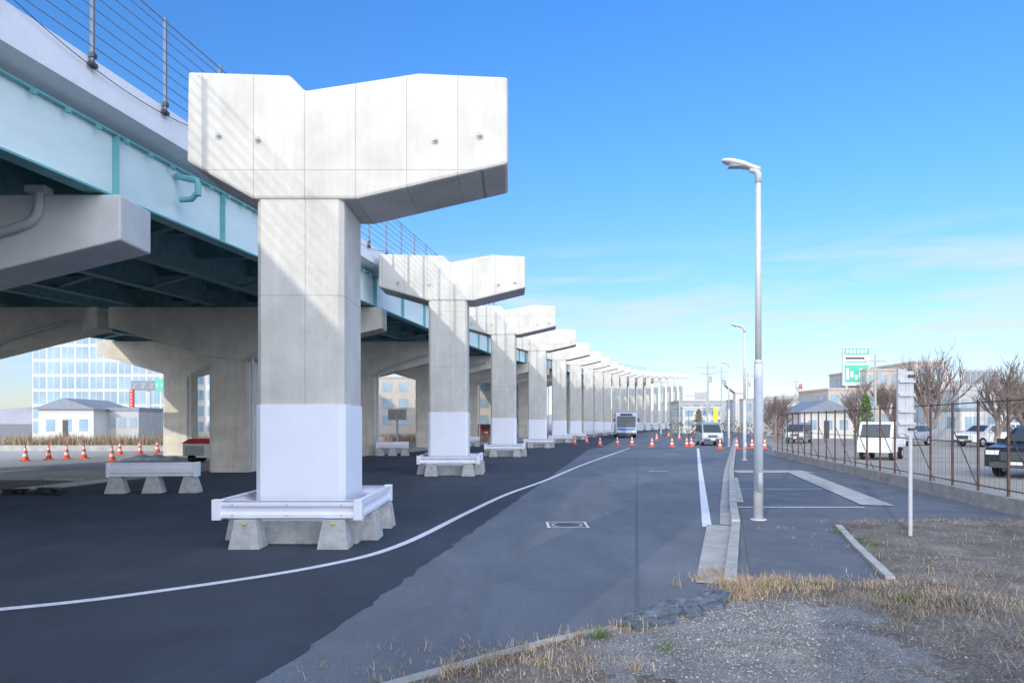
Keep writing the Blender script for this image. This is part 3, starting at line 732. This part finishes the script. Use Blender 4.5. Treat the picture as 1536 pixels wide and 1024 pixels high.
for i in range(7): b.box((i*.7,0,0),(i*.7+.1,.1,2.2),M_bg)
b.box((0,-.03,2.2),(4.3,.13,2.35),M_bg)
for i in range(6): b.box((.12+i*.7,.02,.5),(.68+i*.7,.06,2.1),M_roof)
b.obj('rooftop_louvre_screen',loc=(56,84.5,6.1))
def sign(name,x,y,z0,z1,w,m,m2=M_white):
    b=MB(); b.box((0,0,z0),(w,.2,z1),m); b.box((w*.45,.05,0),(w*.55,.15,z0),M_galv)
    k=max(1,int((z1-z0)/w*1.3)) if z1-z0>w else 1
    nx=1 if z1-z0>w else 4
    for j in range(k):
        for i in range(nx):
            cx=w*(i+.5)/nx; cz=z0+(z1-z0)*(j+.5)/k; s=.28*min(w/nx,(z1-z0)/k)
            b.box((cx-s,-.03,cz+s*.5),(cx+s,-.005,cz+s*.85),m2); b.box((cx-s*.2,-.033,cz-s),(cx+s*.2,-.006,cz+s*.45),m2); b.box((cx-s,-.03,cz-s),(cx-s*.4,-.005,cz-s*.2),m2)
    b.obj(name,loc=(x,y,0))
sign('blue_shop_sign',-25.6,52,2.0,4.0,.75,M_sblue); sign('green_shop_sign',-34.5,66,4.8,6.0,1.8,M_sgreen); sign('red_shop_sign',-37,66,2.4,5.0,.4,M_sred); sign('dark_shop_sign',-37.4,67,4.9,5.9,3.4,M_roof,M_bg)
sign('notice_board',-6.9,38,1.9,2.5,1.0,M_lite,M_bb)
b=MB(); b.box((-1.1,-.5,.25),(1.1,.5,.85),M_white); b.taper(0,0,.86,1.05,1.15,.55,.9,.35,M_sred); b.box((-1.0,-.53,.35),(-.2,-.50,.75),M_bg)
for s in(-.7,.7): b.tube([(s,-.5,.22),(s,.5,.22)],.2,M_tyre,12)
b.tube([(1.1,0,.3),(1.9,0,.3)],.04,M_dark,6); b.obj('site_generator',loc=(-12.9,29.5,0),bevel=.03)
b=MB()
vs=[];fs=[]
for i in range(21):
    for j in range(11):
        x=-1.4+i*.14;y=-.6+j*.12; hgt=max(0,(1-(x/1.4)**2))*max(0,(1-(y/.6)**2)); vs.append((x,y,.02+.2*hgt**.5*(1+.9*noise.noise(Vector((x*2.5,y*3,0))))))
for i in range(20):
    for j in range(10): a=i*11+j; fs.append((a,a+11,a+12,a+1))
b.add(vs,fs,M_tarp); b.obj('tarp_covered_pile',loc=(-16.6,31.5,0),smooth=True)
b=MB()
for (x,y,r) in ((-11.4,16.6,.4),(-10.9,16.3,.3),(-12.0,16.5,.35)):
    for k in range(30): b.add([Vector((x,y,0))+Vector((U(-1,1)*r,U(-1,1)*r*.6,U(0,.4)*r)) for _ in range(3)],[(0,1,2)],M_dark)
b.obj('debris_pile')
for (x,y,h) in ((21.5,75,8.5),(27,88,9),(24,110,9),(38,110,10),(52,125,10),(33,62,8),(60,110,11)):
    b=MB(); b.tube([(0,0,0),(0,0,h)],[.13,.08],M_bg,8); b.box((-1,-.05,h-.7),(1,.05,h-.58),M_bg); b.box((-.8,-.05,h-1.4),(.8,.05,h-1.3),M_bg)
    b.tube([(.3,0,h-2.3),(.3,0,h-1.6)],.17,M_bg,8); b.obj('utility_pole',loc=(x,y,0))
b=MB(); H=34
for k in range(8):
    m=M_sred if k%2==0 else M_white; z0=H*k/8;z1=H*(k+1)/8; w0=3.2*(1-k/8.6);w1=3.2*(1-(k+1)/8.6)
    C=[(-1,-1),(1,-1),(1,1),(-1,1)]
    for i in range(4):
        a=C[i];c=C[(i+1)%4]
        b.tube([(a[0]*w0,a[1]*w0,z0),(a[0]*w1,a[1]*w1,z1)],.22,m,4); b.tube([(a[0]*w0,a[1]*w0,z0),(c[0]*w1,c[1]*w1,z1)],.14,m,4); b.tube([(a[0]*w1,a[1]*w1,z1),(c[0]*w1,c[1]*w1,z1)],.14,m,4)
b.obj('lattice_tower',loc=(205,485,0))
b=MB(); vs=[];fs=[];n=120
for i in range(n+1):
    x=-2500+5000*i/n; h=30+45*max(0,noise.noise(Vector((i*.09,2,0)))+.4)+8*noise.noise(Vector((i*.6,0,0)))
    vs+= [(x,2500,0),(x,2600,h),(x,3000,h*.6)]
for i in range(n): a=i*3; fs+=[(a,a+3,a+4,a+1),(a+1,a+4,a+5,a+2)]
b.add(vs,fs,M_hill); b.obj('hills')
b=MB(); b.box((-.8,0,0),(.8,1.5,8),M_bw); b.prismY([(-2.6,10),(-2.6,9),(-.8,7.6),(.8,7.6),(2.6,9),(2.6,10)],-.2,1.6,M_bw); b.obj('distant_bridge_pier',loc=(44,132,0))
b=MB(); b.tube([(0,0,0),(0,0,6.5)],.12,M_galv,8); b.tube([(0,0,6.2),(5,0,6.2)],.08,M_galv,6); b.box((2.5,-.1,5.6),(4.8,.0,6.8),M_bg); b.obj('road_direction_sign',loc=(27.5,112,0))
b=MB(); b.tube([(0,0,0),(0,0,3.2)],.04,M_galv,6); b.box((0,-.01,1.6),(.4,.01,3.1),M_yel); b.obj('banner_flag',loc=(18.0,61,0))
# ------------------------------------------------------------------ world, sun, camera
D=Vector((.394,.88,-.259)).normalized()
w=bpy.data.worlds.new('World'); sc.world=w; w.use_nodes=True
N=w.node_tree.nodes;L=w.node_tree.links; bg=N['Background']
sky=N.new('ShaderNodeTexSky'); sky.sky_type='NISHITA'; sky.sun_disc=False
sky.sun_elevation=math.asin(-D.z); sky.sun_rotation=math.atan2(-D.x,-D.y); sky.air_density=1.0; sky.dust_density=.3; sky.ozone_density=2.5
tc=N.new('ShaderNodeTexCoord'); sp=N.new('ShaderNodeSeparateXYZ'); L.new(tc.outputs['Generated'],sp.inputs[0])
gr_=N.new('ShaderNodeValToRGB'); e=gr_.color_ramp.elements
e[0].position=0;e[0].color=(.37,.38,.48,1);e[1].position=.55;e[1].color=(.22,.47,.74,1)
q=gr_.color_ramp.elements.new(.12);q.color=(.36,.39,.55,1)
q=gr_.color_ramp.elements.new(.30);q.color=(.27,.44,.62,1)
L.new(sp.outputs['Z'],gr_.inputs[0])
vm=N.new('ShaderNodeVectorMath');vm.operation='MULTIPLY';L.new(sky.outputs[0],vm.inputs[0]);L.new(gr_.outputs[0],vm.inputs[1])
vs_=N.new('ShaderNodeVectorMath');vs_.operation='SCALE';L.new(vm.outputs[0],vs_.inputs[0]);vs_.inputs['Scale'].default_value=2.8
mp=N.new('ShaderNodeMapping'); mp.inputs['Scale'].default_value=(1.6,1.6,14); mp.inputs['Rotation'].default_value=(0,.07,0)
L.new(tc.outputs['Generated'],mp.inputs[0])
cn=N.new('ShaderNodeTexNoise'); cn.inputs['Scale'].default_value=2.2; cn.inputs['Detail'].default_value=9; cn.inputs['Roughness'].default_value=.58; cn.inputs['Distortion'].default_value=.5; L.new(mp.outputs[0],cn.inputs['Vector'])
cr=N.new('ShaderNodeMapRange'); cr.inputs[1].default_value=.42; cr.inputs[2].default_value=.70; L.new(cn.outputs['Fac'],cr.inputs[0])
rp=N.new('ShaderNodeValToRGB'); e=rp.color_ramp.elements; e[0].position=.02;e[0].color=(.3,.3,.3,1);e[1].position=.26;e[1].color=(0,0,0,1)
q=rp.color_ramp.elements.new(.14);q.color=(1,1,1,1); q=rp.color_ramp.elements.new(.20);q.color=(.75,.75,.75,1)
L.new(sp.outputs['Z'],rp.inputs[0])
mu=N.new('ShaderNodeMath');mu.operation='MULTIPLY';L.new(cr.outputs[0],mu.inputs[0]);L.new(rp.outputs[0],mu.inputs[1])
mx=N.new('ShaderNodeMix');mx.data_type='RGBA'; L.new(mu.outputs[0],mx.inputs[0]); L.new(vs_.outputs[0],mx.inputs[6]); mx.inputs[7].default_value=(5.2,5.8,6.5,1)
# added fill light: bright unseen cloud behind the camera, lifts shaded fronts
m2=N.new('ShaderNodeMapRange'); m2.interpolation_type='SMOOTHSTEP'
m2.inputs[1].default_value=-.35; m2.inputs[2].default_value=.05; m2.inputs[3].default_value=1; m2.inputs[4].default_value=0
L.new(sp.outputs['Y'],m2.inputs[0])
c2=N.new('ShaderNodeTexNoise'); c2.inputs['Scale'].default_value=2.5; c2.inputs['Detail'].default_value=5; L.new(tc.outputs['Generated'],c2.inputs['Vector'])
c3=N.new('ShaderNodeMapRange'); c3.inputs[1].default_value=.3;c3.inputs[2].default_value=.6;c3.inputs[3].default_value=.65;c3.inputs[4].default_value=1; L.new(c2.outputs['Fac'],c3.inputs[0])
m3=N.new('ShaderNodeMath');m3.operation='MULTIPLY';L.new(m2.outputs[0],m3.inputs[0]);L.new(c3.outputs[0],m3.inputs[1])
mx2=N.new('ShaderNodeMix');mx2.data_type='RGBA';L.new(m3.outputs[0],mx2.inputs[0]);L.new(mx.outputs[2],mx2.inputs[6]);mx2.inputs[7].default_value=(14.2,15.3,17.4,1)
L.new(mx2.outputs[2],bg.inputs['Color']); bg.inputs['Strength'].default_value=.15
s=bpy.data.lights.new('sun','SUN'); s.energy=2.3; s.angle=math.radians(.53); s.color=(1,.91,.78)
so=bpy.data.objects.new('sun',s); sc.collection.objects.link(so); so.rotation_euler=D.to_track_quat('-Z','Y').to_euler()
cam=bpy.data.cameras.new('camera'); co=bpy.data.objects.new('camera',cam); sc.collection.objects.link(co); sc.camera=co
co.location=(0,0,EYE); co.rotation_euler=(math.radians(90),0,0); cam.lens=24; cam.sensor_width=36; cam.shift_y=123/1536; cam.clip_end=9000; cam.clip_start=.05
sc.view_settings.view_transform='Standard'; sc.view_settings.look='None'; sc.view_settings.exposure=0
